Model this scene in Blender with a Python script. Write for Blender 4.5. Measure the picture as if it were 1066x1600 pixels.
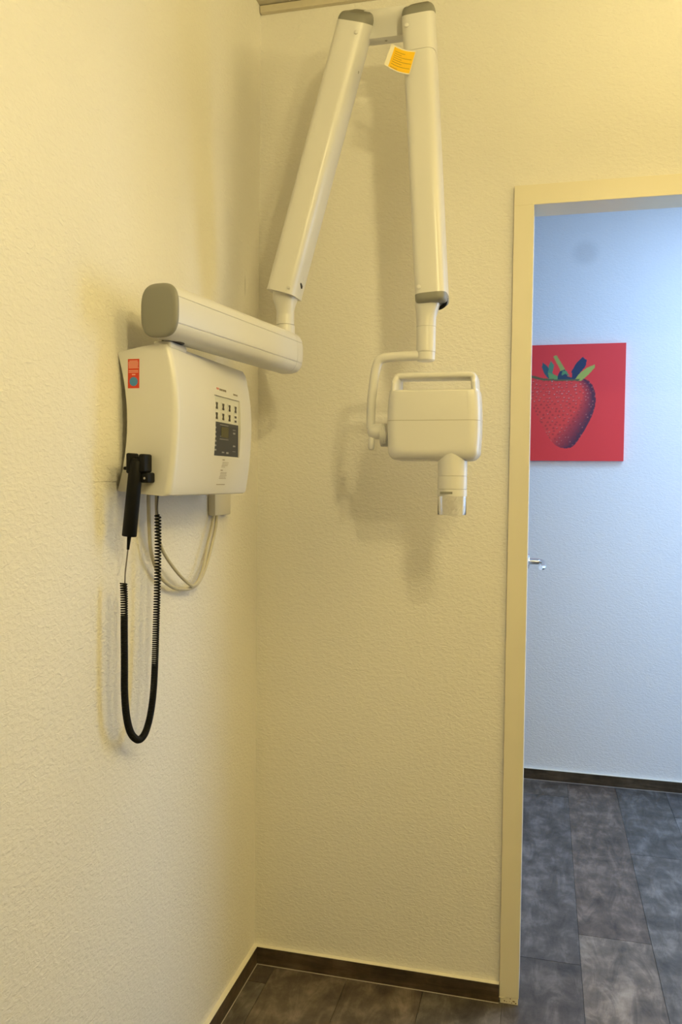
import bpy, bmesh, math, random
from mathutils import Vector, Matrix
from math import sin, cos, pi

random.seed(4)
for o in list(bpy.data.objects):
    bpy.data.objects.remove(o, do_unlink=True)
SC = bpy.context.scene
COL = SC.collection

# ------------------------------------------------------------------ camera
F_PX, YAW, PITCH, ROLL = 1273.93, .2442, -.0384, .0110
CAM = Vector((.742, -2.0549, 1.3095))
fw = Vector((-sin(YAW) * cos(PITCH), cos(YAW) * cos(PITCH), sin(PITCH)))
rt0 = fw.cross(Vector((0, 0, 1))).normalized()
up0 = rt0.cross(fw)
rt = rt0 * cos(ROLL) + up0 * sin(ROLL)
up = -rt0 * sin(ROLL) + up0 * cos(ROLL)
cd = bpy.data.cameras.new('camera')
cd.sensor_fit = 'VERTICAL'
cd.sensor_height = 36
cd.lens = F_PX / 1600 * 36
cd.clip_start = .02
cam = bpy.data.objects.new('camera', cd)
M = Matrix((rt, up, -fw)).transposed().to_4x4()
M.translation = CAM
cam.matrix_world = M
COL.objects.link(cam)
SC.camera = cam

# ------------------------------------------------------------------ light
SC.view_settings.view_transform = 'Standard'
SC.view_settings.look = 'None'
SC.view_settings.gamma = 1
SC.view_settings.use_curve_mapping = False
SC.view_settings.exposure = 0.0

W = bpy.data.worlds.new('world')
SC.world = W
W.use_nodes = True
W.node_tree.nodes['Background'].inputs[0].default_value = (.6, .75, 1, 1)
W.node_tree.nodes['Background'].inputs[1].default_value = .02


def area_light(name, loc, target, size, power, color, size_y=None):
    l = bpy.data.lights.new(name, 'AREA')
    l.shape = 'RECTANGLE' if size_y else 'DISK'
    l.size = size
    if size_y:
        l.size_y = size_y
    l.energy = power
    l.color = color
    o = bpy.data.objects.new(name, l)
    o.location = loc
    d = Vector(target) - Vector(loc)
    o.rotation_euler = d.to_track_quat('-Z', 'Y').to_euler()
    COL.objects.link(o)
    return o


def spot_light(name, loc, target, radius, power, color):
    l = bpy.data.lights.new(name, 'SPOT')
    l.shadow_soft_size = radius
    l.energy = power
    l.color = color
    l.spot_size = math.radians(150)
    l.spot_blend = 1
    o = bpy.data.objects.new(name, l)
    o.location = loc
    o.rotation_euler = (Vector(target) - Vector(loc)).to_track_quat('-Z', 'Y').to_euler()
    COL.objects.link(o)
    return o


WARM = (1, .835, .395)
COOL = (.42, .64, 1)
spot_light('treatment_lamp', (1.06, -1.75, 2.28), (.25, 0, 1.65), .032, 20.5, WARM)
spot_light('treatment_lamp_lower', (1.12, -1.72, 2.02), (.25, 0, 1.55), .032, 17, WARM)
area_light('added_bounce_fill', (1.95, -1.2, 2.12), (1.95, -1.2, 3), .5, 50, WARM, .5)  # added fill with no fixture, aimed up so ceiling bounce lifts the shadows
area_light('added_ambient_fill', (1.4, -2.3, 2.5), (1.4, -2.3, 0), .7, 3, WARM, .7)  # weak overhead fill behind the camera, added for ambience only
area_light('corridor_window_daylight', (2.62, .95, 1.45), (0.5, .75, 1.25), 1.0, 26, COOL, 1.5)
area_light('corridor_ceiling_panel', (1.75, .80, 2.46), (1.75, .80, 0), .9, 17, COOL, .5)


# ------------------------------------------------------------------ materials
def mat(name, color, rough=.5, metal=0, noise=0, nscale=8, bump=0, bscale=60, spec=.5, **kw):
    m = bpy.data.materials.new(name)
    m.use_nodes = True
    nt = m.node_tree
    b = nt.nodes['Principled BSDF']
    b.inputs['Roughness'].default_value = rough
    b.inputs['Metallic'].default_value = metal
    b.inputs['Specular IOR Level'].default_value = spec
    for k, v in kw.items():
        b.inputs[k.replace('_', ' ')].default_value = v
    tc = nt.nodes.new('ShaderNodeTexCoord')
    n = nt.nodes.new('ShaderNodeTexNoise')
    n.inputs['Scale'].default_value = nscale
    n.inputs['Detail'].default_value = 4
    nt.links.new(tc.outputs['Object'], n.inputs['Vector'])
    mx = nt.nodes.new('ShaderNodeMix')
    mx.data_type = 'RGBA'
    c = Vector(color)
    a = noise if noise else .015
    mx.inputs[6].default_value = (*(c * (1 - a)), 1)
    mx.inputs[7].default_value = (*[min(1, x) for x in (c * (1 + a))], 1)
    nt.links.new(n.outputs['Fac'], mx.inputs[0])
    nt.links.new(mx.outputs[2], b.inputs['Base Color'])
    if bump:
        n2 = nt.nodes.new('ShaderNodeTexNoise')
        n2.inputs['Scale'].default_value = bscale
        n2.inputs['Detail'].default_value = 3
        nt.links.new(tc.outputs['Object'], n2.inputs['Vector'])
        bp = nt.nodes.new('ShaderNodeBump')
        bp.inputs['Strength'].default_value = 1
        bp.inputs['Distance'].default_value = bump
        nt.links.new(n2.outputs['Fac'], bp.inputs['Height'])
        nt.links.new(bp.outputs['Normal'], b.inputs['Normal'])
    return m


def plaster(name, color, spots=(), strength=.0009):
    """rough rolled plaster; spots: (x,y,z, rx,ry,rz, amount) soft stains"""
    m = bpy.data.materials.new(name)
    m.use_nodes = True
    nt = m.node_tree
    N, L = nt.nodes, nt.links
    b = N['Principled BSDF']
    b.inputs['Roughness'].default_value = .75
    b.inputs['Specular IOR Level'].default_value = .3
    tc = N.new('ShaderNodeTexCoord')
    mp = N.new('ShaderNodeMapping')
    mp.inputs['Scale'].default_value = (1, 1, 1.7)
    L.new(tc.outputs['Object'], mp.inputs['Vector'])
    n1 = N.new('ShaderNodeTexNoise')
    n1.inputs['Scale'].default_value = 85
    n1.inputs['Detail'].default_value = 3
    n1.inputs['Roughness'].default_value = .55
    n1.inputs['Distortion'].default_value = .6
    L.new(mp.outputs['Vector'], n1.inputs['Vector'])
    rp = N.new('ShaderNodeValToRGB')
    rp.color_ramp.elements[0].position = .36
    rp.color_ramp.elements[1].position = .74
    L.new(n1.outputs['Fac'], rp.inputs['Fac'])
    bp = N.new('ShaderNodeBump')
    bp.inputs['Strength'].default_value = 1
    bp.inputs['Distance'].default_value = strength
    L.new(rp.outputs['Color'], bp.inputs['Height'])
    L.new(bp.outputs['Normal'], b.inputs['Normal'])
    n2 = N.new('ShaderNodeTexNoise')
    n2.inputs['Scale'].default_value = 1.6
    L.new(tc.outputs['Object'], n2.inputs['Vector'])
    mx = N.new('ShaderNodeMix')
    mx.data_type = 'RGBA'
    c = Vector(color)
    mx.inputs[6].default_value = (*(c * .97), 1)
    mx.inputs[7].default_value = (*(c * 1.02), 1)
    L.new(n2.outputs['Fac'], mx.inputs[0])
    out = mx.outputs[2]
    for (x, y, z, rx, ry, rz, am) in spots:
        vm = N.new('ShaderNodeMapping')
        vm.vector_type = 'TEXTURE'
        vm.inputs['Location'].default_value = (x, y, z)
        vm.inputs['Scale'].default_value = (rx, ry, rz)
        L.new(tc.outputs['Object'], vm.inputs['Vector'])
        ln = N.new('ShaderNodeVectorMath')
        ln.operation = 'LENGTH'
        L.new(vm.outputs['Vector'], ln.inputs[0])
        mr = N.new('ShaderNodeMapRange')
        mr.interpolation_type = 'SMOOTHSTEP'
        mr.inputs['From Min'].default_value = .3
        mr.inputs['From Max'].default_value = 1
        mr.inputs['To Min'].default_value = am
        mr.inputs['To Max'].default_value = 0
        L.new(ln.outputs['Value'], mr.inputs['Value'])
        m2 = N.new('ShaderNodeMix')
        m2.data_type = 'RGBA'
        m2.inputs[7].default_value = (*(c * .45), 1)
        L.new(mr.outputs['Result'], m2.inputs[0])
        L.new(out, m2.inputs[6])
        out = m2.outputs[2]
    L.new(out, b.inputs['Base Color'])
    return m


def wood(name, dark, mid, light, axis='Y', attr=None, rough=.45, knots=False):
    """vinyl / wood look with grain stretched along one axis; attr = per-face tone"""
    m = bpy.data.materials.new(name)
    m.use_nodes = True
    nt = m.node_tree
    N, L = nt.nodes, nt.links
    b = N['Principled BSDF']
    b.inputs['Roughness'].default_value = rough
    tc = N.new('ShaderNodeTexCoord')
    mp = N.new('ShaderNodeMapping')
    mp.inputs['Scale'].default_value = {'X': (1, 9, 9), 'Y': (3.2, 1, 3.2)}[axis]
    L.new(tc.outputs['Object'], mp.inputs['Vector'])
    vec = mp.outputs['Vector']
    if attr:
        at = N.new('ShaderNodeAttribute')
        at.attribute_name = attr
        ad = N.new('ShaderNodeVectorMath')
        ad.operation = 'MULTIPLY_ADD'
        L.new(at.outputs['Color'], ad.inputs[0])
        ad.inputs[1].default_value = (31, 17, 23)
        L.new(vec, ad.inputs[2])
        vec = ad.outputs[0]
    n1 = N.new('ShaderNodeTexNoise')
    n1.inputs['Scale'].default_value = 7
    n1.inputs['Detail'].default_value = 10
    n1.inputs['Roughness'].default_value = .68
    n1.inputs['Distortion'].default_value = .9
    L.new(vec, n1.inputs['Vector'])
    n3 = N.new('ShaderNodeTexNoise')       # cloudy patches
    n3.inputs['Scale'].default_value = 13
    n3.inputs['Detail'].default_value = 6
    n3.inputs['Roughness'].default_value = .6
    L.new(tc.outputs['Object'], n3.inputs['Vector'])
    av = N.new('ShaderNodeMath')
    av.operation = 'ADD'
    L.new(n1.outputs['Fac'], av.inputs[0])
    L.new(n3.outputs['Fac'], av.inputs[1])
    hf = N.new('ShaderNodeMath')
    hf.operation = 'MULTIPLY'
    hf.inputs[1].default_value = .5
    L.new(av.outputs[0], hf.inputs[0])
    rp = N.new('ShaderNodeValToRGB')
    e = rp.color_ramp.elements
    e[0].position = .34
    e[0].color = (*dark, 1)
    e[1].position = .68
    e[1].color = (*light, 1)
    k = rp.color_ramp.elements.new(.5)
    k.color = (*mid, 1)
    L.new(hf.outputs[0], rp.inputs['Fac'])
    out = rp.outputs['Color']
    if attr:
        mu = N.new('ShaderNodeMix')
        mu.data_type = 'RGBA'
        mu.blend_type = 'MULTIPLY'
        mu.inputs[0].default_value = 1
        L.new(out, mu.inputs[6])
        a2 = N.new('ShaderNodeAttribute')
        a2.attribute_name = 'tone'
        L.new(a2.outputs['Color'], mu.inputs[7])
        out = mu.outputs[2]
    L.new(out, b.inputs['Base Color'])
    bp = N.new('ShaderNodeBump')
    bp.inputs['Distance'].default_value = .0006
    L.new(n1.outputs['Fac'], bp.inputs['Height'])
    L.new(bp.outputs['Normal'], b.inputs['Normal'])
    return m


PLASTER_L = plaster('plaster_left', (.82, .79, .72), [(0, -.1025, 1.797, .05, .007, .036, .38)])
PLASTER_B = plaster('plaster_back', (.82, .79, .72))
PLASTER_C = plaster('plaster_corridor', (.86, .86, .86), [(.892, 1.6146, 2.293, .075, .05, .07, .22)], .0006)
CEIL_M = wood('ceiling_board', (.35, .30, .20), (.55, .50, .38), (.75, .70, .58), 'X', rough=.6)
CEIL_TRIM = mat('ceiling_trim_paint', (.62, .56, .42), .5, noise=.06, nscale=30)
BASE_M = wood('baseboard_wood', (.022, .013, .006), (.065, .045, .025), (.14, .10, .062), 'X', rough=.4)
CAULK = mat('cream_caulk', (.84, .80, .68), .5)
GREYLINE = mat('grey_sealant', (.50, .46, .40), .5)
FLOOR_M = wood('vinyl_plank', (.028, .023, .018), (.098, .083, .071), (.25, .222, .197), 'Y', attr='pid', rough=.38)
FRAME_M = mat('door_frame_paint', (.78, .72, .55), .35, noise=.02)
RUST = mat('rust_speck', (.16, .09, .04), .8)
LEAF_M = mat('door_leaf_white', (.80, .80, .78), .4)
CHROME = mat('chrome', (.75, .75, .76), .18, metal=1)
PLASTIC = mat('cream_plastic', (.71, .695, .66), .27, spec=.5)
PLASTIC2 = mat('cream_plastic_arm', (.71, .695, .66), .30, spec=.5)
SEAM = mat('seam_shadow_gap', (.35, .32, .25), .7)
CAPGREY = mat('grey_end_cap', (.245, .24, .205), .45)
BLACK = mat('black_rubber', (.005, .005, .004), .55, spec=.2)
DARKHOLE = mat('dark_socket', (.03, .022, .015), .6)
CABLE_M = mat('beige_cable', (.55, .50, .36), .45)
DUCT_M = mat('beige_duct', (.70, .65, .50), .4)
KEYPAD_M = mat('keypad_foil', (.66, .66, .60), .35)
KEY_M = mat('key_print', (.07, .06, .05), .4)
NAVY = mat('navy_foil', (.022, .026, .045), .3)
LCD = mat('lcd_olive', (.055, .050, .015), .2)
LIGHTINK = mat('light_ink', (.30, .30, .32), .4)
DARKINK = mat('dark_ink', (.22, .18, .12), .6)
REDINK = mat('red_ink', (.62, .22, .16), .5)
STICK_RED = mat('sticker_red', (.66, .055, .02), .4)
STICK_INK = mat('sticker_pale_print', (.85, .42, .30), .4)
STICK_BLUE = mat('sticker_blue', (.06, .25, .50), .4)
STICK_BLUE2 = mat('sticker_teal', (.03, .42, .60), .4)
TAG_Y = mat('tag_yellow', (.93, .56, .01), .5)
TAG_W = mat('tag_paper', (.86, .80, .62), .6)
TAG_INK = mat('tag_ink', (.50, .30, .01), .6)
STEEL = mat('screw_steel', (.45, .43, .38), .35, metal=.8)
WIREGREY = mat('grey_wire', (.16, .14, .12), .45)
CLEAR = mat('clear_plastic', (.97, .97, .97), .04, Transmission_Weight=1, IOR=1.35)


# ------------------------------------------------------------------ object helpers
def root_of(p):
    while p.parent:
        p = p.parent
    return p


def obj(name, bm, m, parent=None, smooth=False, label=None, kind=None):
    bmesh.ops.recalc_face_normals(bm, faces=bm.faces)
    me = bpy.data.meshes.new(name)
    if parent is not None:
        off = root_of(parent).location
        bmesh.ops.translate(bm, verts=bm.verts, vec=-off)
    bm.to_mesh(me)
    bm.free()
    for x in (m if isinstance(m, (list, tuple)) else [m]):
        me.materials.append(x)
    if smooth:
        for p in me.polygons:
            p.use_smooth = True
        if smooth is not True:
            me.set_sharp_from_angle(angle=math.radians(smooth))
    o = bpy.data.objects.new(name, me)
    COL.objects.link(o)
    if parent is not None:
        o.parent = parent
    if label:
        o['label'] = label
    if kind:
        o['kind'] = kind
    return o


def thing(name, label, cat, loc, group=None):
    o = bpy.data.objects.new(name, None)
    o.empty_display_size = .05
    COL.objects.link(o)
    o.location = loc
    o['label'] = label
    o['category'] = cat
    if group:
        o['group'] = group
    return o


def add_box(bm, lo, hi, mi=0):
    vs = [bm.verts.new((x, y, z)) for x in (lo[0], hi[0]) for y in (lo[1], hi[1]) for z in (lo[2], hi[2])]
    fs = [(0, 1, 3, 2), (4, 6, 7, 5), (0, 4, 5, 1), (2, 3, 7, 6), (0, 2, 6, 4), (1, 5, 7, 3)]
    out = []
    for f in fs:
        fc = bm.faces.new([vs[i] for i in f])
        fc.material_index = mi
        out.append(fc)
    return out


def box(lo, hi, bev=0, seg=3):
    bm = bmesh.new()
    add_box(bm, lo, hi)
    if bev:
        bmesh.ops.bevel(bm, geom=bm.edges[:], offset=bev, segments=seg, profile=.5, affect='EDGES', clamp_overlap=True)
    return bm


def frames(path):
    P = [Vector(p) for p in path]
    T = []
    for i in range(len(P)):
        a, b = P[max(0, i - 1)], P[min(len(P) - 1, i + 1)]
        T.append((b - a).normalized())
    n = T[0].orthogonal().normalized()
    out = []
    for i in range(len(P)):
        n = (n - T[i] * n.dot(T[i])).normalized()
        out.append((P[i], T[i], n, T[i].cross(n)))
    return out


def tube(path, r, n=12, bm=None, cap=True):
    bm = bm or bmesh.new()
    fr = frames(path)
    rings = []
    for i, (p, t, a, b) in enumerate(fr):
        rr = r[i] if isinstance(r, (list, tuple)) else r
        rings.append([bm.verts.new(p + (a * cos(2 * pi * k / n) + b * sin(2 * pi * k / n)) * rr) for k in range(n)])
    for i in range(len(rings) - 1):
        for k in range(n):
            bm.faces.new((rings[i][k], rings[i][(k + 1) % n], rings[i + 1][(k + 1) % n], rings[i + 1][k]))
    if cap:
        bm.faces.new(rings[0][::-1])
        bm.faces.new(rings[-1])
    return bm


def spline(pts, n=12):
    P = [Vector(p) for p in pts]
    P = [P[0] * 2 - P[1]] + P + [P[-1] * 2 - P[-2]]
    out = []
    for i in range(1, len(P) - 2):
        for k in range(n):
            t = k / n
            a, b, c, d = P[i - 1], P[i], P[i + 1], P[i + 2]
            out.append(.5 * ((2 * b) + (c - a) * t + (2 * a - 5 * b + 4 * c - d) * t * t + (3 * b - a - 3 * c + d) * t ** 3))
    out.append(P[-2])
    return out


def superellipse(a, b, n=3.6, steps=56):
    pts = []
    for k in range(steps):
        t = 2 * pi * k / steps
        c, s = cos(t), sin(t)
        pts.append((a * math.copysign(abs(c) ** (2 / n), c), b * math.copysign(abs(s) ** (2 / n), s)))
    return pts


def loft(sections, cap=True, bm=None):
    """sections: lists of 3D points, same count"""
    bm = bm or bmesh.new()
    rings = [[bm.verts.new(p) for p in s] for s in sections]
    n = len(rings[0])
    for i in range(len(rings) - 1):
        for k in range(n):
            bm.faces.new((rings[i][k], rings[i][(k + 1) % n], rings[i + 1][(k + 1) % n], rings[i + 1][k]))
    if cap:
        bm.faces.new(rings[0][::-1])
        bm.faces.new(rings[-1])
    return bm


def lathe(c, axis, prof, n=40, cap=True):
    """prof: (distance along axis, radius)"""
    ax = Vector(axis).normalized()
    a = ax.orthogonal().normalized()
    b = ax.cross(a)
    c = Vector(c)
    return loft([[c + ax * h + (a * cos(2 * pi * k / n) + b * sin(2 * pi * k / n)) * r for k in range(n)] for h, r in prof], cap)


def struct(name, bm, m, parent=None, smooth=False):
    return obj(name, bm, m, parent, smooth, kind='structure')


# ------------------------------------------------------------------ the room
H = 2.5179          # underside of the ceiling moulding
CZ = 2.5385          # ceiling boards
XR, YR = 2.45, -3.3
DX0, DX1, DH = .7047, 1.565, 1.98     # clear door opening
FO = .6568                            # outer edge of the door frame
DF = .0843                            # corridor face of the door frame
CY = 1.6146                           # far corridor wall
struct('wall_left', box((-.12, YR, -.05), (0, .07, 2.7)), PLASTER_L)
bm = bmesh.new()
add_box(bm, (0, 0, -.05), (FO + .01, .07, 2.7))
add_box(bm, (DX1 + .038, 0, -.05), (XR, .07, 2.7))
add_box(bm, (FO + .01, 0, DH + .038), (DX1 + .038, .07, 2.7))
struct('wall_back', bm, PLASTER_B)
struct('wall_right', box((XR, YR, -.05), (XR + .12, 0, 2.7)), PLASTER_B)
struct('wall_rear', box((-.12, YR - .12, -.05), (XR + .12, YR, 2.7)), PLASTER_B)

# ceiling: boards with narrow gaps
bm = bmesh.new()
y = .0
bw = .125
k = 0
while y > YR:
    add_box(bm, (0, max(YR, y - bw + .004), CZ), (XR, y, CZ + .02))
    y -= bw
add_box(bm, (-.12, YR - .12, CZ + .016), (XR + .12, .0, CZ + .06))
struct('ceiling', bm, CEIL_M)
struct('trim_1', box((.002, -.014, H), (XR, -.0002, CZ - .0025), .0015, 2), CEIL_TRIM)
struct('ceiling_corridor', box((-1.4, .07, 2.5), (2.9, CY, 2.56)), PLASTER_C)

# floor: one surface of vinyl planks, tone per plank
bm = bmesh.new()
cl = bm.loops.layers.float_color.new('tone')
cp = bm.loops.layers.float_color.new('pid')
add_box(bm, (-1.4, YR, -.05), (2.9, CY + .1, -.0022))
for f in bm.faces:
    for lp in f.loops:
        lp[cl] = (.3, .28, .26, 1)
        lp[cp] = (0, 0, 0, 1)
joint = {3: .21, 4: .367, 5: .95, 6: 1.33, 2: -.52, 1: -.9, 0: .44}
g = .0007
tones = [(1, 1, 1), (1.12, 1.03, .95), (.86, .88, .93), (1.3, 1.3, 1.3), (1.0, .93, .86), (.93, .98, 1.08)]
fixed = {(3, 1): (.95, .96, 1.02), (3, 0): (.88, .86, .88), (4, 1): (1.16, 1.02, .93), (4, 0): (1.6, 1.52, 1.42),
         (5, 1): (.86, .92, .98), (5, 0): (1.08, 1.12, 1.16), (6, 0): (1.5, 1.6, 1.75), (6, 1): (.85, .92, 1.02),
         (4, 2): (1.0, .9, .82), (3, 2): (1.0, .95, .9)}
for ci in range(-8, 15):
    x0 = .064 + .2 * ci
    j0 = joint.get(ci, random.uniform(0, 1.22))
    for ri in range(-4, 3):
        ya, yb = j0 + 1.22 * (ri - 1), j0 + 1.22 * ri
        xa, xb = max(x0, -1.4), min(x0 + .2, 2.9)
        ya, yb = max(ya, YR), min(yb, CY + .1)
        if yb <= ya or xb <= xa:
            continue
        fs = add_box(bm, (xa + g, ya + g, -.0022), (xb - g, yb - g, 0))
        t = fixed.get((ci, ri), random.choice(tones))
        pid = (random.random(), random.random(), random.random(), 1)
        for f in fs:
            for lp in f.loops:
                lp[cl] = (*t, 1)
                lp[cp] = pid
struct('floor', bm, FLOOR_M)

# corridor shell
struct('wall_far', box((-1.4, CY, -.05), (2.9, CY + .12, 2.7)), PLASTER_C)
struct('wall_corridor_left', box((-1.5, .07, -.05), (-1.4, CY + .12, 2.7)), PLASTER_C)
bm = bmesh.new()
WY0, WY1, WZ0, WZ1 = .42, 1.48, .68, 2.22
XW = 2.7
add_box(bm, (XW, .07, -.05), (XW + .15, WY0, 2.7))
add_box(bm, (XW, WY1, -.05), (XW + .15, CY + .12, 2.7))
add_box(bm, (XW, WY0, -.05), (XW + .15, WY1, WZ0))
add_box(bm, (XW, WY0, WZ1), (XW + .15, WY1, 2.7))
struct('wall_corridor_right', bm, PLASTER_C)
bm = bmesh.new()
for lo, hi in (((XW + .05, WY0, WZ0), (XW + .1, WY0 + .05, WZ1)), ((XW + .05, WY1 - .05, WZ0), (XW + .1, WY1, WZ1)),
               ((XW + .05, WY0, WZ0), (XW + .1, WY1, WZ0 + .05)), ((XW + .05, WY0, WZ1 - .05), (XW + .1, WY1, WZ1))):
    add_box(bm, lo, hi)
struct('window_1', bm, LEAF_M)
struct('wall_corridor_near', box((XR, 0.0, -.05), (2.9, .07, 2.7)), PLASTER_C)
struct('wall_corridor_near_left', box((-1.5, 0.0, -.05), (-.12, .07, 2.7)), PLASTER_C)

# old wallpaper repair on the left wall: a barely raised sheet fading out to the left
bm = bmesh.new()
z0, z1 = 1.304, 1.566
A = [bm.verts.new(p) for p in ((-.001, -.95, z0), (-.001, -.95, z1 - .012), (.0016, -.74, z1 + .0), (.0016, -.30, z1), (.0016, -.30, z0), (.0016, -.74, z0))]
B = [bm.verts.new((-.002, v.co.y, v.co.z)) for v in A]
bm.faces.new((A[0], A[1], A[2], A[5]))
bm.faces.new((A[5], A[2], A[3], A[4]))
for i in range(6):
    bm.faces.new((A[i], A[(i + 1) % 6], B[(i + 1) % 6], B[i]))
patch = struct('wallpaper_sheet', bm, PLASTER_L, bpy.data.objects['wall_left'])

# baseboards (board + cream sealed top edge + thin sealant line on the floor)
T, HB = .0125, .0484


def baseboard(name, lo, hi, side):
    b = struct(name, box(lo, (hi[0], hi[1], HB - .0012)), BASE_M)
    e = .0016
    struct('sealed_top_edge', box((lo[0], lo[1], HB - .0012), (hi[0], hi[1], HB)), CAULK, b)
    if side == 'x':
        struct('floor_sealant', box((hi[0], lo[1], 0.0001), (hi[0] + e, hi[1], .0014)), GREYLINE, b)
    else:
        struct('floor_sealant', box((lo[0], lo[1] - e, 0.0001), (hi[0], lo[1], .0014)), GREYLINE, b)
    return b


baseboard('baseboard_left', (0, YR + .01, 0), (T, -.0002, 0), 'x')
baseboard('baseboard_back', (T, -T, 0), (FO - .001, -.0002, 0), 'y')
baseboard('baseboard_far', (-1.39, CY - T, 0), (XW, CY - .0002, 0), 'y')

# ------------------------------------------------------------------ door: steel frame and open leaf
door = bpy.data.objects.new('door_1', None)
COL.objects.link(door)
door.location = (DX0, 0, 0)
door['kind'] = 'structure'
bm = bmesh.new()
Y0 = -.010


def frame_piece(lo, hi):
    b2 = box(lo, hi, .0007, 1)
    me = bpy.data.meshes.new('t')
    b2.to_mesh(me)
    b2.free()
    bm.from_mesh(me)
    bpy.data.meshes.remove(me)


frame_piece((FO, Y0, .0166), (DX0, DF, DH))
frame_piece((DX1, Y0, .002), (DX1 + .048, DF, DH))
frame_piece((FO, Y0, DH), (DX1 + .048, DF, 2.0279))
# chipped foot with a base plate
frame_piece((FO + .002, Y0 + .001, 0), (DX0 - .0015, DF, .016))
frame_piece((FO - .001, Y0 - .0015, .0135), (FO + .016, DF, .0165))
struct('door_frame', bm, FRAME_M, door, 30)
bm = bmesh.new()
random.seed(9)
for i in range(11):
    x = random.uniform(FO + .008, DX0 - .004)
    z = random.uniform(.003, .014)
    s = random.uniform(.0008, .0024)
    add_box(bm, (x, Y0 + .0002, z), (x + s * 1.5, Y0 + .0012, z + s))
struct('rust_spots', bm, RUST, door)
LX1 = .6878
leaf = struct('door_leaf', box((LX1 - .04, .098, .006), (LX1, .955, 1.975), .002, 2), LEAF_M, door)
hz, hy = 1.033, .885
bm = lathe((LX1, hy, hz), (1, 0, 0), [(0, .026), (.006, .026), (.008, .024), (.0081, .0105), (.034, .0105), (.040, .0098)], 24)
tube(spline([(LX1 + .036, hy + .006, hz), (LX1 + .050, hy - .004, hz - .0005), (LX1 + .057, hy - .03, hz - .002), (LX1 + .058, hy - .08, hz - .006),
             (LX1 + .057, hy - .112, hz - .008), (LX1 + .047, hy - .125, hz - .008)], 8), .0088, 14, bm)
struct('door_handle', bm, CHROME, leaf, 40)

# ------------------------------------------------------------------ canvas print
pic = thing('canvas_print', 'square canvas print of a strawberry on red, hung on the corridor wall', 'picture', (.815, CY, 1.655))
PX0, PX1, PZ0, PZ1 = .5647, 1.0647, 1.4057, 1.9041
YF = CY - .020


def cc(X, Y):
    return (.688 + (X - 65) * .0003916, 1.903 - (Y - 105) * .0004046)


berry = [(.894, 1.758), (.915, 1.748), (.932, 1.728), (.943, 1.70), (.947, 1.664), (.943, 1.632), (.933, 1.598), (.918, 1.565), (.900, 1.53),
         (.880, 1.497), (.864, 1.474), (.850, 1.463), (.829, 1.459), (.805, 1.462), (.785, 1.472), (.765, 1.492), (.74, 1.532), (.71, 1.59),
         (.686, 1.64), (.674, 1.69), (.672, 1.725), (.682, 1.752), (.71, 1.764), (.75, 1.762), (.80, 1.766), (.85, 1.762)]
leaves = [([cc(165, 305), cc(205, 335), cc(250, 400), cc(262, 462), cc(225, 455), cc(185, 410), cc(160, 350)], (.03, .10, .13)),
          ([cc(245, 290), cc(275, 330), cc(262, 395), cc(300, 440), cc(255, 470), cc(222, 400), cc(230, 330)], (.08, .24, .14)),
          ([cc(225, 400), cc(300, 430), cc(360, 470), cc(240, 465)], (.16, .33, .10)),
          ([cc(280, 240), cc(310, 235), cc(345, 290), cc(390, 365), cc(380, 400), cc(345, 395), cc(340, 350), cc(305, 290)], (.34, .38, .09)),
          ([cc(330, 440), cc(350, 395), cc(395, 380), cc(420, 440), cc(500, 465), cc(440, 478), cc(330, 478)], (.02, .05, .10)),
          ([cc(365, 430), cc(375, 385), cc(410, 385), cc(440, 440), cc(400, 410)], (.10, .28, .12)),
          ([cc(485, 450), cc(480, 380), cc(520, 310), cc(575, 260), cc(608, 290), cc(600, 340), cc(550, 400), cc(520, 450)], (.012, .035, .10)),
          ([cc(520, 465), cc(560, 410), cc(620, 365), cc(690, 335), cc(692, 360), cc(640, 420), cc(575, 475)], (.40, .46, .09)),
          ([cc(20, 420), cc(80, 430), cc(160, 455), cc(330, 470), cc(560, 470), cc(540, 490), cc(330, 485), cc(170, 480), cc(90, 462), cc(20, 440)], (.12, .11, .05))]


def grow(poly, k):
    cx = sum(p[0] for p in poly) / len(poly)
    cz = sum(p[1] for p in poly) / len(poly)
    return [(cx + (x - cx) * k, cz + (z - cz) * k) for x, z in poly]


leaves = [(grow(p, 1.22 if i < 8 else 1.0), c) for i, (p, c) in enumerate(leaves)]


def inside(p, poly):
    x, z = p
    c = False
    j = len(poly) - 1
    for i in range(len(poly)):
        xi, zi = poly[i]
        xj, zj = poly[j]
        if (zi > z) != (zj > z) and x < (xj - xi) * (z - zi) / (zj - zi) + xi:
            c = not c
        j = i
    return c


def right_edge(z):
    best = None
    for i in range(len(berry)):
        (xa, za), (xb, zb) = berry[i], berry[(i + 1) % len(berry)]
        if (za > z) != (zb > z):
            x = xa + (xb - xa) * (z - za) / (zb - za)
            best = x if best is None else max(best, x)
    return best or .9


random.seed(12)
seeds = []
row = 0
z = 1.475
while z < 1.755:
    x = .66 + (row % 2) * .010
    while x < .945:
        seeds.append((x + random.uniform(-.006, .006), z + random.uniform(-.004, .004), random.random()))
        x += .020
    z += .0145
    row += 1


def mixc(a, b, t):
    return tuple(a[i] * (1 - t) + b[i] * t for i in range(3))


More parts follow.
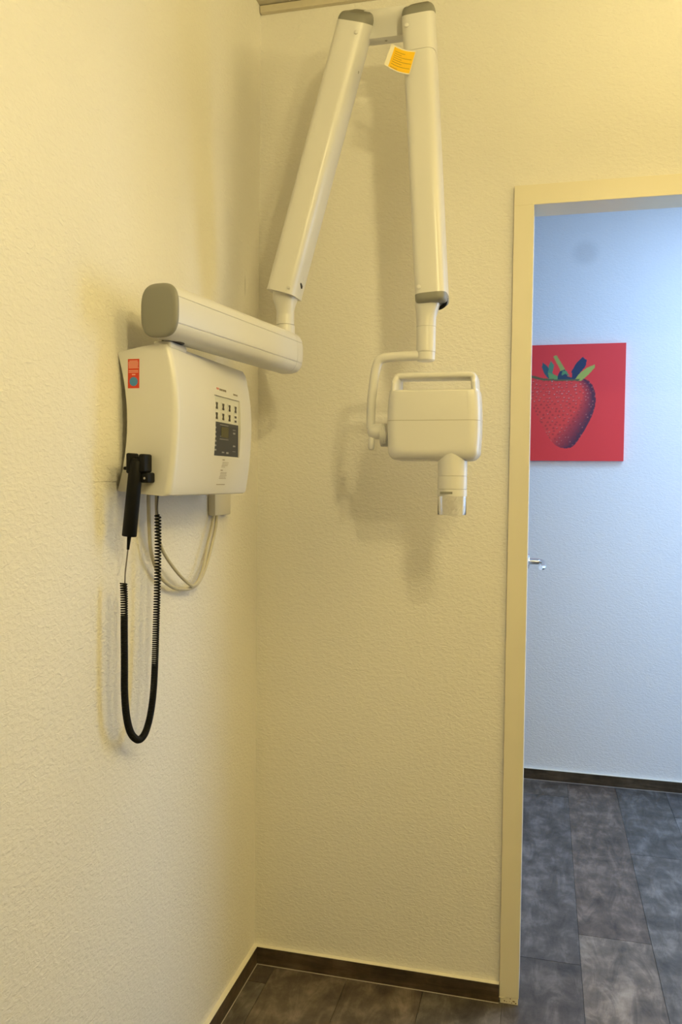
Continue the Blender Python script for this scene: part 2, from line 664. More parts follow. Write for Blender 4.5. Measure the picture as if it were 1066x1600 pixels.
def paint(x, z):
    for poly, c in reversed(leaves):
        if inside((x, z), poly):
            return c
    if inside((x, z), berry):
        re = right_edge(z)
        d = re - x
        w = .036 + .070 * max(0, min(1, (1.70 - z) / .2))
        t = max(0, min(1, 1 - (d - .012) / w))
        c = mixc((.82, .055, .050), (.085, .018, .055), t ** .8)
        if z > 1.748 and x > .80:
            c = mixc(c, (.12, .02, .05), .7)
        for sx, sz, r in seeds:
            dx, dz = (x - sx), (z - sz)
            if abs(dx) < .006 and abs(dz) < .006:
                if (dx / .0032) ** 2 + (dz / .0022) ** 2 < 1:
                    br = (.80, .33, .30) if r < .5 or z > 1.66 else (.33, .02, .03)
                    c = mixc(c, br, (.2 + .5 * r) if t < .6 else .3)
                elif (dx / .005) ** 2 + ((dz + .003) / .003) ** 2 < 1:
                    c = mixc(c, (.30, .015, .03), .45)
        return c
    return (.86, .042, .048)


bm = bmesh.new()
NX = 210
cl = bm.loops.layers.float_color.new('print')
for f in add_box(bm, (PX0, YF + .0001, PZ0), (PX1, CY - .0006, PZ1)):
    for lp in f.loops:
        lp[cl] = (.86, .042, .048, 1)
gr = [[bm.verts.new((PX0 + (PX1 - PX0) * i / NX, YF, PZ0 + (PZ1 - PZ0) * j / NX)) for j in range(NX + 1)] for i in range(NX + 1)]
for i in range(NX):
    for j in range(NX):
        f = bm.faces.new((gr[i][j], gr[i + 1][j], gr[i + 1][j + 1], gr[i][j + 1]))
        for lp in f.loops:
            co = lp.vert.co
            lp[cl] = (0, 0, 0, 1)
cols = {}
for i in range(NX + 1):
    for j in range(NX + 1):
        cols[gr[i][j]] = (*paint(gr[i][j].co.x, gr[i][j].co.z), 1)
for f in bm.faces:
    for lp in f.loops:
        if lp.vert in cols:
            lp[cl] = cols[lp.vert]
CANVAS = bpy.data.materials.new('canvas_print')
CANVAS.use_nodes = True
nt = CANVAS.node_tree
b = nt.nodes['Principled BSDF']
b.inputs['Roughness'].default_value = .55
at = nt.nodes.new('ShaderNodeAttribute')
at.attribute_name = 'print'
nt.links.new(at.outputs['Color'], b.inputs['Base Color'])
tc = nt.nodes.new('ShaderNodeTexCoord')
nn = nt.nodes.new('ShaderNodeTexNoise')
nn.inputs['Scale'].default_value = 900
nt.links.new(tc.outputs['Object'], nn.inputs['Vector'])
bp = nt.nodes.new('ShaderNodeBump')
bp.inputs['Distance'].default_value = .0002
nt.links.new(nn.outputs['Fac'], bp.inputs['Height'])
nt.links.new(bp.outputs['Normal'], b.inputs['Normal'])
obj('printed_canvas', bm, CANVAS, pic)

# ================================================================== the x-ray machine
xr = thing('dental_xray_unit', 'cream wall-mounted dental x-ray machine with folding arms and tube head', 'x-ray machine', (0, -.55, 1.28))

# ---- control box: curved profile extruded along the wall
YA, YB = -.7365, -.356


def fx(z):     # front bulge
    return .1165 - (.0185 if z > 1.425 else .0100) * abs((z - 1.425) / .125) ** 2.0


prof = []
for i in range(13):                       # back edge, bottom to top, hollow
    z = 1.287 + (1.533 - 1.287) * i / 12
    t = (z - 1.41) / .123
    prof.append((.001 + .019 * (1 - t * t), z))
prof.append((.05, 1.5415))
prof.append((.090, 1.5465))
prof.append((.0955, 1.5455))
prof.append((.0985, 1.541))
for i in range(17):
    z = 1.536 + (1.2855 - 1.536) * i / 16
    prof.append((fx(z), z))
prof.append((.1015, 1.2810))
prof.append((.097, 1.279))
prof.append((.05, 1.2825))
R_ = .011
stations = []
for k in range(7):
    a = pi / 2 * k / 6
    stations.append((YA + R_ * (1 - sin(a)), R_ * (1 - cos(a))))
stations = [(YA + R_ * (1 - sin(pi / 2 * k / 6)), R_ * (1 - cos(pi / 2 * k / 6))) for k in range(6, -1, -1)]
# only the front rounds over; back stays put
secs = []
for (yy, ins) in stations:
    secs.append([Vector((x - ins * min(1, max(0, (x - .03) / .05)) * 1.0, yy, zz)) for x, zz in prof])
secs2 = []
for (yy, ins) in stations[::-1]:
    y2 = YB - (yy - YA)
    secs2.append([Vector((x - ins * min(1, max(0, (x - .03) / .05)), y2, zz)) for x, zz in prof])
bm = loft(secs + secs2)
cbox = obj('control_box', bm, PLASTIC, xr, 35)
# recess for the panel (boolean, applied)
PY0, PY1, PZa, PZb, PZm = -.565, -.430, 1.3555, 1.4745, 1.4235
cutm = bpy.data.meshes.new('cut')
b2 = box((.1105 - 0, PY0, PZa), (.14, PY1, PZb))
off = root_of(xr).location
bmesh.ops.translate(b2, verts=b2.verts, vec=-off)
b2.to_mesh(cutm)
b2.free()
cut = bpy.data.objects.new('cut', cutm)
COL.objects.link(cut)
cut.parent = xr
md = cbox.modifiers.new('b', 'BOOLEAN')
md.operation = 'DIFFERENCE'
md.object = cut
md.solver = 'EXACT'
bpy.context.view_layer.update()
dg = bpy.context.evaluated_depsgraph_get()
nm = bpy.data.meshes.new_from_object(cbox.evaluated_get(dg))
cbox.modifiers.clear()
cbox.data = nm
bpy.data.objects.remove(cut, do_unlink=True)

# membrane panel
PXF = .1105
obj('keypad_panel', box((PXF - .001, PY0 + .001, PZm), (PXF + .0008, PY1 - .001, PZb - .001)), KEYPAD_M, cbox)
obj('display_panel', box((PXF - .001, PY0 + .001, PZa + .001), (PXF + .0008, PY1 - .001, PZm)), NAVY, cbox, label='dark blue display panel')
S = PXF + .0008
rows = [(1.4625, 1.4475), (1.4425, 1.4275)]
for ri, (zt, zb) in enumerate(rows):
    for ci in range(4):
        yc = PY0 + .013 + ci * .0335 + .004
        bm = bmesh.new()
        hh = zt - zb
        # a white key with a dark tooth-like pictogram: two lobes joined by a bar
        add_box(bm, (S, yc - .0105, zb - .0005), (S + .0008, yc + .0085, zt + .0005), 0)
        yk = yc - .001
        add_box(bm, (S + .0008, yk - .0052, zt - .0055), (S + .0011, yk + .0052, zt - .0010), 1)
        add_box(bm, (S + .0008, yk - .0052, zb + .0008), (S + .0011, yk + .0052, zb + .0050), 1)
        if not (ri == 1 and ci == 3):
            add_box(bm, (S + .0008, yk - .0036, zb + .0040), (S + .0011, yk + .0040, zt - .0045), 1)
        obj('button', bm, [KEYPAD_M, KEY_M], cbox)
obj('display', box((S, -.524, 1.394), (S + .0006, -.486, 1.4155)), LCD, cbox, label='small olive display window')
bm = bmesh.new()
for (ya, yb, za, zb) in ((-.53, -.486, 1.4178, 1.4190), (-.532, -.486, 1.3895, 1.3907), (-.530, -.519, 1.3950, 1.3962), (-.502, -.492, 1.3975, 1.3990),
                         (-.462, -.446, 1.4115, 1.4125), (-.460, -.448, 1.4035, 1.4065), (-.460, -.447, 1.3770, 1.3800), (-.462, -.446, 1.3670, 1.3680),
                         (-.520, -.508, 1.3625, 1.3652), (-.497, -.485, 1.3615, 1.3650)):
    add_box(bm, (S, ya, za), (S + .0004, yb, zb))
for i in range(6):
    z = 1.366 + i * .0088
    add_box(bm, (S, -.558, z), (S + .0004, -.549, z + .0035))
obj('panel_print', bm, LIGHTINK, cbox)


def on_front(bm, ya, yb, za, zb, mi=0):
    z = (za + zb) / 2
    x = fx(z)
    add_box(bm, (x - .0006, ya, za), (x + .00025, yb, zb), mi)


bm = bmesh.new()
random.seed(3)
# maker's line above the keys (too blurred to read) and a shorter one at right
y = -.550
on_front(bm, y, y + .012, 1.4865, 1.4905, 1)
y += .0145
for w in (.005, .004, .0055, .004, .005, .0045, .005):
    on_front(bm, y, y + w * .82, 1.4855, 1.4898, 0)
    y += w * 1.1
obj('maker_print', bm, [DARKINK, REDINK], cbox, label='blurred maker line, red then dark')
bm = bmesh.new()
y = -.462
for w in (.005, .004, .005, .004, .005):
    on_front(bm, y, y + w * .8, 1.4835, 1.4868, 0)
    y += w * 1.1
obj('model_print', bm, [DARKINK, REDINK], cbox)
bm = bmesh.new()
lines = [(-.520, -.508, 1.3480, 1.3495), (-.518, -.486, 1.3432, 1.3440), (-.518, -.488, 1.3402, 1.3410), (-.521, -.490, 1.3372, 1.3380), (-.522, -.503, 1.3340, 1.3348),
         (-.524, -.513, 1.3270, 1.3285), (-.523, -.490, 1.3225, 1.3233), (-.524, -.492, 1.3198, 1.3206), (-.525, -.490, 1.3168, 1.3176), (-.527, -.494, 1.3138, 1.3146), (-.527, -.491, 1.3108, 1.3116),
         (-.536, -.492, 1.2985, 1.2998)]
for l in lines:
    on_front(bm, *l)
obj('printed_text', bm, [DARKINK, REDINK], cbox, label='small dark print on the front of the box')

# red service sticker on the end face of the box
bm = bmesh.new()
ys = YA - .0004
sx0, sx1, sz0, sz1 = .0215, .0435, 1.469, 1.5205
add_box(bm, (sx0, ys, sz0), (sx1, YA + .0002, sz1), 0)
for i, (a, bq) in enumerate([(.0030, .0190), (.0012, .0200), (.0012, .0200), (.0012, .0200), (.0015, .0195), (.0015, .0205)]):
    z = sz1 - .0034 - i * .0024
    if i == 5:
        pass
    add_box(bm, (sx0 + a, ys - .00015, z - .0008), (sx0 + bq, ys, z + .0005), 1)
for i in range(2):
    z = sz1 - .0205 - i * .0027
    add_box(bm, (sx0 + .0015, ys - .00015, z - .0007), (sx0 + .0200, ys, z + .0006), 1)
add_box(bm, (sx0 + .008, ys - .00015, sz1 - .0285), (sx0 + .0145, ys, sz1 - .0265), 1)
stk = obj('service_sticker', bm, [STICK_RED, STICK_INK], cbox, label='red sticker with a round blue mark')
bmq = lathe((sx0 + .0112, ys, sz0 + .0118), (0, -1, 0), [(0, .0080), (.0002, .0080)], 32)
obj('round_mark', bmq, STICK_BLUE, cbox, label='blue disc')

# pivot pad on top of the box and arm pivot disc
obj('pivot_pad', box((.066, YA + .006, 1.538), (.1005, -.661, 1.5525), .005, 3), PLASTIC, cbox, 40)

# cable duct block below the box
obj('cable_duct', box((.001, -.330, 1.227), (.018, -.236, 1.285), .0015, 2), DUCT_M, cbox, 40)

# ---- extension arm (horizontal, swivelled a little off the wall)
E1 = Vector((.0935, -.757, 1.5990))
E2 = Vector((.1635, -.246, 1.6000))


def notch_profile(a, b, notches, n=3.6, steps=72, d=.0015):
    """superellipse outline with narrow grooves; notches = angles"""
    pts = []
    for k in range(steps):
        t = 2 * pi * k / steps
        pts.append(t)
    eps = .016
    for a0 in notches:
        pts = [t for t in pts if abs(((t - a0 + pi) % (2 * pi)) - pi) > eps * 2.2]
        pts += [a0 - eps * 1.6, a0 - eps * .9, a0 + eps * .9, a0 + eps * 1.6]
    pts = sorted(t % (2 * pi) for t in pts)
    out = []
    for t in pts:
        c, s = cos(t), sin(t)
        x, z = a * math.copysign(abs(c) ** (2 / n), c), b * math.copysign(abs(s) ** (2 / n), s)
        for a0 in notches:
            if abs(((t - a0 + pi) % (2 * pi)) - pi) < eps * 1.2:
                L_ = math.hypot(x, z)
                x -= x / L_ * d
                z -= z / L_ * d
        out.append((x, z))
    return out


def arm_solid(p0, p1, prof, side, stations, bm=None, slant0=0, slant1=0):
    """loft of prof along p0->p1; side = direction of profile x; stations (dist, scale)"""
    ax = (p1 - p0).normalized()
    sd = (side - ax * side.dot(ax)).normalized()
    upv = sd.cross(ax)
    Ltot = (p1 - p0).length
    secs = []
    for (d, s) in stations:
        sec = []
        for (x, y) in prof:
            q = p0 + ax * d + sd * x * s + upv * y * s
            sec.append(q)
        secs.append(sec)
    return loft(secs, True, bm)


ax1 = (E2 - E1).normalized()
L1 = (E2 - E1).length
side1 = Vector((ax1.y, -ax1.x, 0))
P1 = notch_profile(.0375, .0465, [.33, 2 * pi - .36, pi - .33, pi + .36], 3.0)
a1 = obj('extension_arm', arm_solid(E1, E2, P1, side1, [(.0015, 1), (L1 - .034, 1), (L1 - .0338, .985), (L1 - .033, .985), (L1 - .0328, 1), (L1 - .008, 1), (L1 - .003, .975), (L1 - .0007, .94), (L1, .90)]), PLASTIC2, xr, 35)
Pe = superellipse(.0375, .0465, 3.0)
obj('end_cap', arm_solid(E1, E2, Pe, side1, [(-.0065, .80), (-.0055, .93), (-.003, .985), (0, .995), (.0015, .995)]), CAPGREY, a1, 50, label='grey end cap')
obj('pivot_disc', lathe((.090, -.700, 1.5520), (0, 0, 1), [(0, .021), (.0030, .021)], 32), DARKHOLE, a1, label='dark pivot disc under the arm')

# ---- elbow post rising from the end of the extension arm
ELX, ELY = .1635, -.275
obj('elbow_post', lathe((ELX, ELY, 1.640), (0, 0, 1), [(0, .0215), (.0195, .0215), (.0197, .0180), (.0212, .0180), (.0214, .0200), (.050, .0200)], 40), PLASTIC2, xr, 35)


def ellipse_sec(c, rx, ry, n=2.4, steps=40, tilt=0):
    return [Vector((c[0] + x, c[1] + y, c[2] + x * tilt)) for x, y in superellipse(rx, ry, n, steps)]


bm = loft([ellipse_sec((ELX, ELY, 1.680), .0198, .0198, 2), ellipse_sec((ELX, ELY, 1.693), .0200, .0205, 2.1),
           ellipse_sec((ELX - .001, ELY, 1.705), .0225, .024, 2.4), ellipse_sec((ELX - .001, ELY, 1.718), .0265, .0265, 2.8),
           ellipse_sec((ELX + .002, ELY, 1.735), .0290, .0285, 3), ellipse_sec((ELX + .006, ELY, 1.760), .0290, .0285, 3)])
obj('elbow_fork', bm, PLASTIC2, xr, 50)

# ---- the two spring arms
YARM = -.275
AW, AD = .0345, .0425         # half width, half depth


SL = .42


def spring_arm(pb, pt, name='spring_arm', seam_d=None):
    """pb,pt: front-edge centre at the bottom and at the top (x,z)"""
    b0 = Vector((pb[0], YARM, pb[1]))
    t0 = Vector((pt[0], YARM, pt[1]))
    ax = (t0 - b0).normalized()
    L_ = (t0 - b0).length
    sd = Vector((ax.z, 0, -ax.x))
    prof = superellipse(AW, AD, 4.0, 64)
    fr = Vector((0, -1, 0))

    def sec(d, s=1.0, slant=0.0, dome=0):
        out = []
        for x, y in prof:      # y positive = towards the room (front)
            extra = slant * (AD - y)
            out.append(b0 + ax * (d + extra) + sd * x * s + fr * y * s)
        return out
    secs = [sec(0)]
    if seam_d:
        secs += [sec(seam_d), sec(seam_d + .0002, .965), sec(seam_d + .0020, .965), sec(seam_d + .0022)]
    secs += [sec(L_, 1, SL)]
    o = obj(name, loft(secs), PLASTIC2, xr, 40)
    # slanted grey cap with a softly domed top
    s2 = [sec(L_ + a, b, SL) for a, b in ((-.001, 1.004), (.004, .998), (.010, .968), (.016, .91), (.0200, .83), (.0222, .74), (.0230, .60))]
    obj('end_cap', loft(s2), CAPGREY, o, 55, label='grey slanted cap at the top of the arm')
    return o, b0, ax, sd, L_


arm2, b2_, ax2, sd2, L2 = spring_arm((.1600, 1.7285), (.3165, 2.2975))
arm3, b3_, ax3, sd3, L3 = spring_arm((.4970, 1.7105), (.4605, 2.2955), seam_d=.509)
fr = Vector((0, -1, 0))


def screw(parent, base, ax, sd, d, side, face, m=PLASTIC2, r=.0045):
    if face == 'front':
        c = base + ax * d + sd * side + fr * (AD - .0005)
        dirn = fr
    else:
        c = base + ax * d + sd * (AW - .001) + fr * side
        dirn = sd
    obj('screw_cap', lathe(c, dirn, [(0, r), (.0012, r), (.0018, r * .7)], 20), m, parent, 40)


screw(arm2, b2_, ax2, sd2, L2 - .022, .021, 'front')
screw(arm2, b2_, ax2, sd2, .014, .022, 'front')
screw(arm2, b2_, ax2, sd2, L2 - .085, .0, 'side', STEEL, .0032)
screw(arm2, b2_, ax2, sd2, .045, .0, 'side')
screw(arm3, b3_, ax3, sd3, L3 - .022, -.022, 'front')
screw(arm3, b3_, ax3, sd3, .014, -.022, 'front')
# dark slot low on the side of the first arm
c = b2_ + ax2 * .030 + sd2 * (AW - .0005) + fr * .004
bm = bmesh.new()
add_box(bm, (-.0015, -.008, -.0035), (.0015, .008, .0035))
bmesh.ops.rotate(bm, verts=bm.verts, matrix=Matrix.Rotation(-.5, 3, 'X'))
bmesh.ops.translate(bm, verts=bm.verts, vec=c)
obj('slot', bm, DARKHOLE, arm2, label='dark slot')
# lower grey cap of the second arm
prof = superellipse(AW, AD, 4.0, 64)


def sec3(d, s, y0=0.0, sl=0.0):
    return [b3_ + ax3 * (d + sl * (AD - y)) + sd3 * x * s + fr * (y * s) for x, y in prof]


obj('end_cap', loft([sec3(.001, 1.003), sec3(-.009, 1.0, 0, .0), sec3(-.0125, .975), sec3(-.0155, .92), sec3(-.0175, .82), sec3(-.0185, .6)]), CAPGREY, arm3, 55, label='grey cap at the bottom of the arm')
# black cable stub leaving the lower cap
c0 = b3_ + ax3 * -.010 + sd3 * .027 + fr * -.005
obj('cable_stub', tube(spline([c0 + Vector((.004, -.012, .003)), c0 + Vector((.000, -.006, -.010)), c0 + Vector((-.012, -.002, -.016)), c0 + Vector((-.022, .0, -.014))], 6), .0042, 12), BLACK, arm3, True, label='short black cable stub')

# ---- link block between the arm tops
obj('elbow_link', box((.335, -.264, 2.2815), (.430, -.234, 2.3450), .0012, 2), PLASTIC2, xr, 40)
obj('screw_cap', lathe((.383, -.249, 2.2817), (0, 0, -1), [(0, .003), (.0006, .003)], 16), STEEL, bpy.data.objects['elbow_link'])

# ---- yellow warning tag on the left edge of the second arm
ytag = -.324
q = [Vector((.4105, ytag - .004, 2.2315)), Vector((.4620, ytag, 2.2125)), Vector((.4485, ytag, 2.1655)), Vector((.3955, ytag - .006, 2.1890))]


def quad_pt(u, v):
    a = q[0].lerp(q[1], u)
    b_ = q[3].lerp(q[2], u)
    p = a.lerp(b_, v)
    return p + Vector((0, 0, -.0042 * sin(pi * u)))


def tag_patch(bm, u0, u1, v0, v1, off, mi, n=10):
    front = [[bm.verts.new(quad_pt(u0 + (u1 - u0) * i / n, v) + Vector((0, -off, 0))) for v in (v0, v1)] for i in range(n + 1)]
    back = [[bm.verts.new(quad_pt(u0 + (u1 - u0) * i / n, v) + Vector((0, -off + .0003, 0))) for v in (v0, v1)] for i in range(n + 1)]
    for i in range(n):
        for quad in ((front[i][0], front[i + 1][0], front[i + 1][1], front[i][1]), (back[i][1], back[i + 1][1], back[i + 1][0], back[i][0]),
                     (front[i][0], back[i][0], back[i + 1][0], front[i + 1][0]), (front[i][1], front[i + 1][1], back[i + 1][1], back[i][1])):
            f = bm.faces.new(quad)
            f.material_index = mi
    for e in (0, n):
        f = bm.faces.new((front[e][0], front[e][1], back[e][1], back[e][0]))
        f.material_index = mi


bm = bmesh.new()
tag_patch(bm, 0, 1, 0, 1, 0, 0)
tag_patch(bm, .15, .985, .05, .96, .0003, 1)
for (v, u1) in ((.20, .62), (.29, .5), (.38, .93), (.47, .55), (.56, .95), (.66, .6), (.77, .95), (.90, .5)):
    tag_patch(bm, .22, u1, v, v + .025, .0006, 2)
obj('warning_tag', bm, [TAG_W, TAG_Y, TAG_INK], arm3, label='crooked yellow printed tag with a white margin')

# ---- hanger below the second arm, with the bent yoke that carries the head
HX, HY = .4855, -.278
bm = loft([ellipse_sec((HX + .004, HY, 1.712), .027, .027, 3), ellipse_sec((HX + .003, HY, 1.690), .0265, .0265, 3), ellipse_sec((HX + .001, HY, 1.678), .0235, .0240, 2.5),
           ellipse_sec((HX, HY, 1.664), .0215, .0215, 2), ellipse_sec((HX, HY, 1.6455), .0213, .0213, 2), ellipse_sec((HX, HY, 1.6450), .0200, .0200, 2),
           ellipse_sec((HX, HY, 1.6442), .0200, .0200, 2), ellipse_sec((HX, HY, 1.6438), .0210, .0210, 2), ellipse_sec((HX, HY, 1.604), .0210, .0210, 2), ellipse_sec((HX, HY, 1.591), .0208, .0208, 2)])
hang = obj('hanger_post', bm, PLASTIC2, xr, 50)
bm = lathe((HX, HY, 1.571), (0, 0, 1), [(0, .0170), (.003, .0200), (.019, .0205), (.0192, .0190), (.020, .0190)], 40)
obj('swivel_ring', bm, PLASTIC2, hang, 40)
yk = spline([(HX - .008, HY - .004, 1.5835), (.450, HY - .006, 1.5825), (.402, HY - .006, 1.5805), (.384, HY - .006, 1.5740), (.3765, HY - .006, 1.556), (.3715, HY - .006, 1.525), (.3675, HY - .006, 1.485), (.3665, HY - .006, 1.445), (.3670, HY - .006, 1.425)], 8)
n_ = len(yk)
rad = [.0108 - .0012 * i / n_ for i in range(n_)]
yoke = obj('yoke_arm', tube(yk, rad, 18), PLASTIC2, xr, True)
# swivel knob + ribbed flange on the head's left side
KZ = 1.419
bm = lathe((.3605, HY - .004, KZ), (1, 0, 0), [(0, .008), (.002, .0125), (.006, .0155), (.012, .0170), (.028, .0175), (.0315, .016), (.032, .012)], 36)
obj('swivel_knob', bm, PLASTIC2, yoke, 50)
prf = [(0, .0200)]
for i in range(6):
    prf += [(.0005 + i * .003, .0255), (.0018 + i * .003, .0255), (.0020 + i * .003, .0240), (.0028 + i * .003, .0240)]
obj('ribbed_flange', lathe((.3890, HY, KZ - .008), (1, 0, 0), prf, 48), PLASTIC2, yoke, 40)
obj('locking_lever', tube([(.3700, HY - .006, KZ - .008), (.3692, HY - .009, KZ - .026), (.3690, HY - .010, KZ - .038), (.3690, HY - .010, KZ - .041)], [.0072, .0072, .0066, .004], 16), PLASTIC2, yoke, True)

# ---- tube head
HC = Vector((.5085, -.278, 0))
YF0, YB0 = -.333, -.223
HT, HBm = 1.5060, 1.3545
head_out = []


def head_half(z):
    t = (z - 1.436)
    return .0995 - .0060 * (t / .085) ** 2 if t > 0 else .0995 - .0045 * (t / .085) ** 2


def head_section(yy, ins):
    pts = []
    rc = .021
    zt, zb = HT - ins * .25, HBm + ins
    hb_ = head_half(zb + rc) - ins
    # bottom-left corner
    for k in range(9):
        a = pi + pi / 2 * k / 8
        pts.append((HC.x - (hb_ - rc) + rc * cos(a), zb + rc + rc * sin(a)))
    for k in range(9):
        a = 1.5 * pi + pi / 2 * k / 8
        pts.append((HC.x + (hb_ - rc) + rc * cos(a), zb + rc + rc * sin(a)))
    for k in range(1, 12):
        z = zb + rc + (zt - .004 - zb - rc) * k / 12
        pts.append((HC.x + head_half(z) - ins, z))
    h_ = head_half(zt) - ins
    pts += [(HC.x + h_, zt - .002), (HC.x + h_ - .002, zt), (HC.x - h_ + .002, zt), (HC.x - h_, zt - .002)]
    for k in range(11, 0, -1):
        z = zb + rc + (zt - .004 - zb - rc) * k / 12
        pts.append((HC.x - head_half(z) + ins, z))
    return [Vector((x, yy, z)) for x, z in pts]


RB = .024
st = [(YF0 + RB * (1 - sin(pi / 2 * k / 7)), RB * (1 - cos(pi / 2 * k / 7))) for k in range(7, -1, -1)]
secs = [head_section(yy, ins) for yy, ins in st]
secs += [head_section(YB0 - (yy - YF0), ins) for yy, ins in st[::-1]]
head = obj('tube_head', loft(secs), PLASTIC, xr, 40)
# parting line: thin inset strip around the head
bm = bmesh.new()
zs = 1.4395
ring = []
for (yy, ins) in st:
    ring.append((HC.x - head_half(zs) + ins - .0001, yy - .0001))
for (yy, ins) in st[::-1]:
    ring.append((HC.x - head_half(zs) + ins - .0001, YB0 - (yy - YF0) + .0001))
ring2 = [(2 * HC.x - x, y) for x, y in ring[::-1]]
ring = ring + ring2
lo = [bm.verts.new((x, y, zs - .0005)) for x, y in ring]
hi = [bm.verts.new((x, y, zs + .0005)) for x, y in ring]
for i in range(len(ring)):
    j = (i + 1) % len(ring)
    bm.faces.new((lo[i], lo[j], hi[j], hi[i]))
obj('parting_line', bm, SEAM, head)
# carrying handle: flattened tube bent over the top
hpts = [(.0868, 1.480), (.0862, 1.500), (.0852, 1.516), (.0842, 1.5270), (.0800, 1.5350), (.0715, 1.5370), (.035, 1.5375)]
hp = spline([(HC.x - a, -.278, b) for a, b in hpts] + [(HC.x + a, -.278, b) for a, b in hpts[::-1]], 8)
secs = []
for i, (p, t, a, b_) in enumerate(frames(hp)):
    nrm = Vector((-t.z, 0, t.x))
    zz = p.z
    w_ = max(0, min(1, (1.537 - zz) / .018))
    dep = .030 + .020 * w_ * w_ * (3 - 2 * w_)
    secs.append([p + nrm * x + Vector((0, y, 0)) for x, y in superellipse(.0088 - .0012 * w_, dep, 2.8, 28)])
obj('handle', loft(secs), PLASTIC, head, 60)
# x-ray cone: collar stages and clear spacer
CX, CYc = .5500, -.3000
cone = obj('cone_collar', lathe((CX, CYc, 1.376), (0, 0, -1), [(0, .0312), (.0535, .0312), (.0537, .0298), (.0548, .0298), (.0549, .0312), (.0815, .0312), (.0817, .0298), (.0828, .0298), (.0830, .0316), (.0970, .0316), (.0972, .0306)], 56), PLASTIC, head, 35)
obj('collar_mark', box((CX - .022, CYc - .0318, 1.2838), (CX + .004, CYc - .0190, 1.2886)), CAPGREY, head, label='grey mark on the collar ring')
bm = bmesh.new()
n = 56
rings = []
for (h, r) in ((1.2795, .0308), (1.2400, .0306), (1.2392, .0300), (1.2400, .0272), (1.2795, .0276)):
    rings.append([bm.verts.new((CX + r * cos(2 * pi * k / n), CYc + r * sin(2 * pi * k / n), h)) for k in range(n)])
rings.append(rings[0])
for i in range(5):
    for k in range(n):
        bm.faces.new((rings[i][k], rings[i][(k + 1) % n], rings[i + 1][(k + 1) % n], rings[i + 1][k]))
obj('clear_spacer', bm, CLEAR, head, 60, label='clear plastic spacer tube')

# ---- handset holder on the end face of the box
bm = bmesh.new()


def add_bev(lo, hi, bev, target):
    b_ = box(lo, hi, bev, 3)
    me = bpy.data.meshes.new('t')
    b_.to_mesh(me)
    b_.free()
    target.from_mesh(me)
    bpy.data.meshes.remove(me)


add_bev((.037, -.757, 1.326), (.0685, YA + .001, 1.348), .003, bm)       # clip back
add_bev((.0385, -.776, 1.318), (.0465, -.742, 1.3535), .0032, bm)        # left prong
add_bev((.0600, -.772, 1.320), (.0720, -.742, 1.3520), .0035, bm)        # right prong
add_bev((.0585, -.766, 1.302), (.0755, -.738, 1.3200), .003, bm)         # screw block
add_bev((.0265, -.764, 1.3240), (.0400, -.752, 1.3300), .0025, bm)       # stub
obj('handset_holder', bm, BLACK, cbox, 40, label='black clip that holds the hand switch')
obj('holder_screw', lathe((.0690, -.7655, 1.310), (0, -1, 0), [(0, .0024), (.0006, .0020)], 16), STEEL, cbox)

# ================================================================== hand switch with coiled cord
hs = thing('exposure_hand_switch', 'black stick hand switch with a long coiled black cord, clipped to the control box', 'hand switch', (.05, -.765, 1.21))
g0, g1 = Vector((.0535, -.7655, 1.338)), Vector((.0400, -.7655, 1.2085))
d = (g1 - g0).normalized()
Lg = (g1 - g0).length
obj('grip', lathe(g0, d, [(-.006, .0060), (-.003, .0102), (0, .0118), (.03, .0122), (Lg - .001, .0127), (Lg, .0120)], 36), BLACK, hs, 40)
obj('strain_relief', tube([g1 - d * .002, g1 + d * .012, g1 + d * .0235], [.0040, .0030, .0023], 14), BLACK, hs, True)
wa = g1 + d * .022
obj('straight_wire', tube(spline([wa, (.0350, -.7655, 1.165), (.0325, -.7655, 1.145), (.0320, -.7660, 1.1255)], 6), .0013, 8), WIREGREY, hs, True, label='thin grey straight end of the cord')
# centre line of the coil: down, round the bottom, up to below the box
cen = [(.0320, -.7670, 1.1265), (.0335, -.7675, 1.10), (.0340, -.7680, 1.04), (.0345, -.7680, .985), (.0345, -.7675, .935), (.0350, -.7630, .893), (.0355, -.7530, .861), (.0360, -.7370, .841), (.0360, -.7190, .8345),
       (.0365, -.7000, .843), (.0365, -.6830, .868), (.0370, -.6725, .905), (.0370, -.6660, .955), (.0370, -.6610, 1.03), (.0375, -.6570, 1.11), (.0380, -.6560, 1.18), (.0380, -.6570, 1.242)]
cen = [(x, y - .004 + .008 * min(1, max(0, (y + .768) / .04)), z) for x, y, z in cen]
cp_ = spline(cen, 40)
# arc length
acc = [0]
for i in range(1, len(cp_)):
    acc.append(acc[-1] + (cp_[i] - cp_[i - 1]).length)
LT = acc[-1]
frs = frames(cp_)


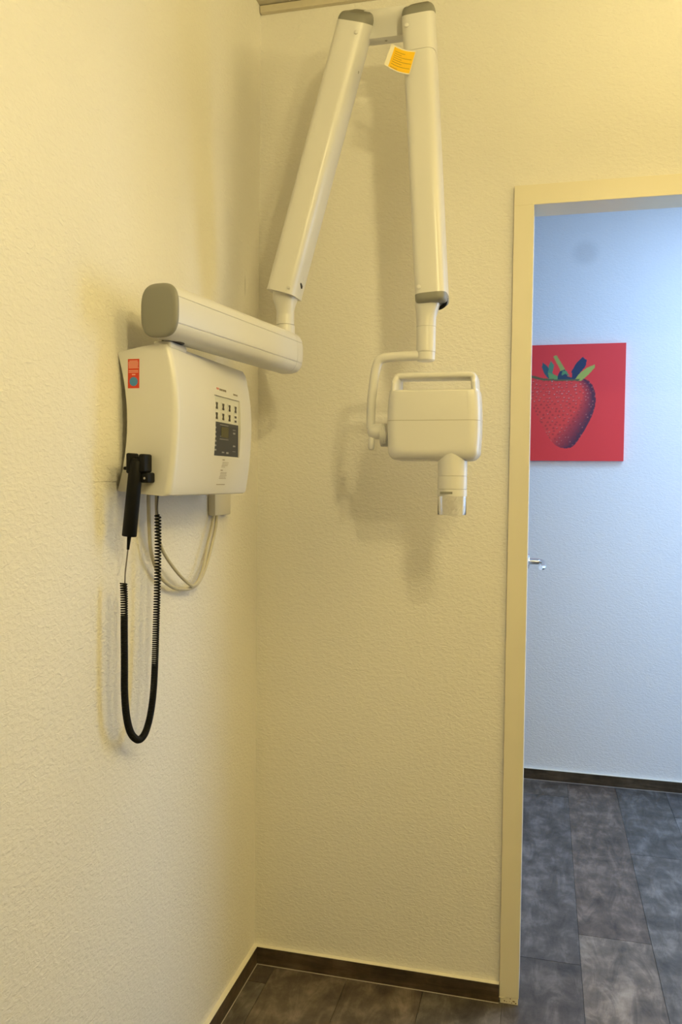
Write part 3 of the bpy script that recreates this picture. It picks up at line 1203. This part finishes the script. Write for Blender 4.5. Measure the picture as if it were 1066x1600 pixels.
def at_len(s):
    import bisect
    i = min(len(acc) - 2, max(0, bisect.bisect_right(acc, s) - 1))
    t = (s - acc[i]) / (acc[i + 1] - acc[i])
    p = cp_[i].lerp(cp_[i + 1], t)
    _, T_, a, b_ = frs[i]
    return p, a, b_


path = []
s = 0
ph = 0
per = 9
while s < LT:
    f = s / LT
    if f < .075:
        pitch = .0042
    elif f > .62:
        pitch = .0034 + .0026 * min(1, (f - .62) / .25)
    else:
        pitch = .0030
    p, a, b_ = at_len(s)
    R0 = .0054
    path.append(p + (a * cos(ph) + b_ * sin(ph)) * R0)
    ph += 2 * pi / per
    s += pitch / per
obj('coiled_cord', tube(path, .00150, 5), BLACK, hs, True, label='coiled black cord')
pe = Vector(cen[-1])
obj('straight_wire', tube(spline([pe, pe + Vector((-.001, -.001, .012)), pe + Vector((0, .001, .036)), pe + Vector((0, .002, .043))], 6), .0016, 8), WIREGREY, hs, True, label='thin grey end entering the box')

# ================================================================== the two beige supply cables under the box
c1 = spline([(.020, -.655, 1.290), (.020, -.655, 1.262), (.020, -.652, 1.215), (.019, -.640, 1.165), (.017, -.600, 1.119), (.016, -.545, 1.091), (.015, -.490, 1.0795), (.015, -.445, 1.0775),
             (.014, -.405, 1.088), (.013, -.370, 1.115), (.012, -.335, 1.160), (.012, -.312, 1.203), (.012, -.306, 1.232)], 8)
o = obj('power_cable', tube(c1, .0038, 12), CABLE_M, None, True)
o['label'] = 'beige cable under the control box, the lower outer loop of the two'
o['category'] = 'cable'
c2 = spline([(.030, -.642, 1.290), (.030, -.642, 1.255), (.030, -.638, 1.215), (.028, -.620, 1.180), (.026, -.585, 1.150), (.024, -.530, 1.115), (.0225, -.480, 1.090), (.0220, -.455, 1.0830),
             (.0210, -.425, 1.094), (.019, -.395, 1.122), (.016, -.365, 1.165), (.014, -.338, 1.203), (.012, -.322, 1.232)], 8)
o = obj('power_cable', tube(c2, .0034, 12), CABLE_M, None, True)
o['label'] = 'thinner beige cable under the control box, forming the inner, higher loop'
o['category'] = 'cable'
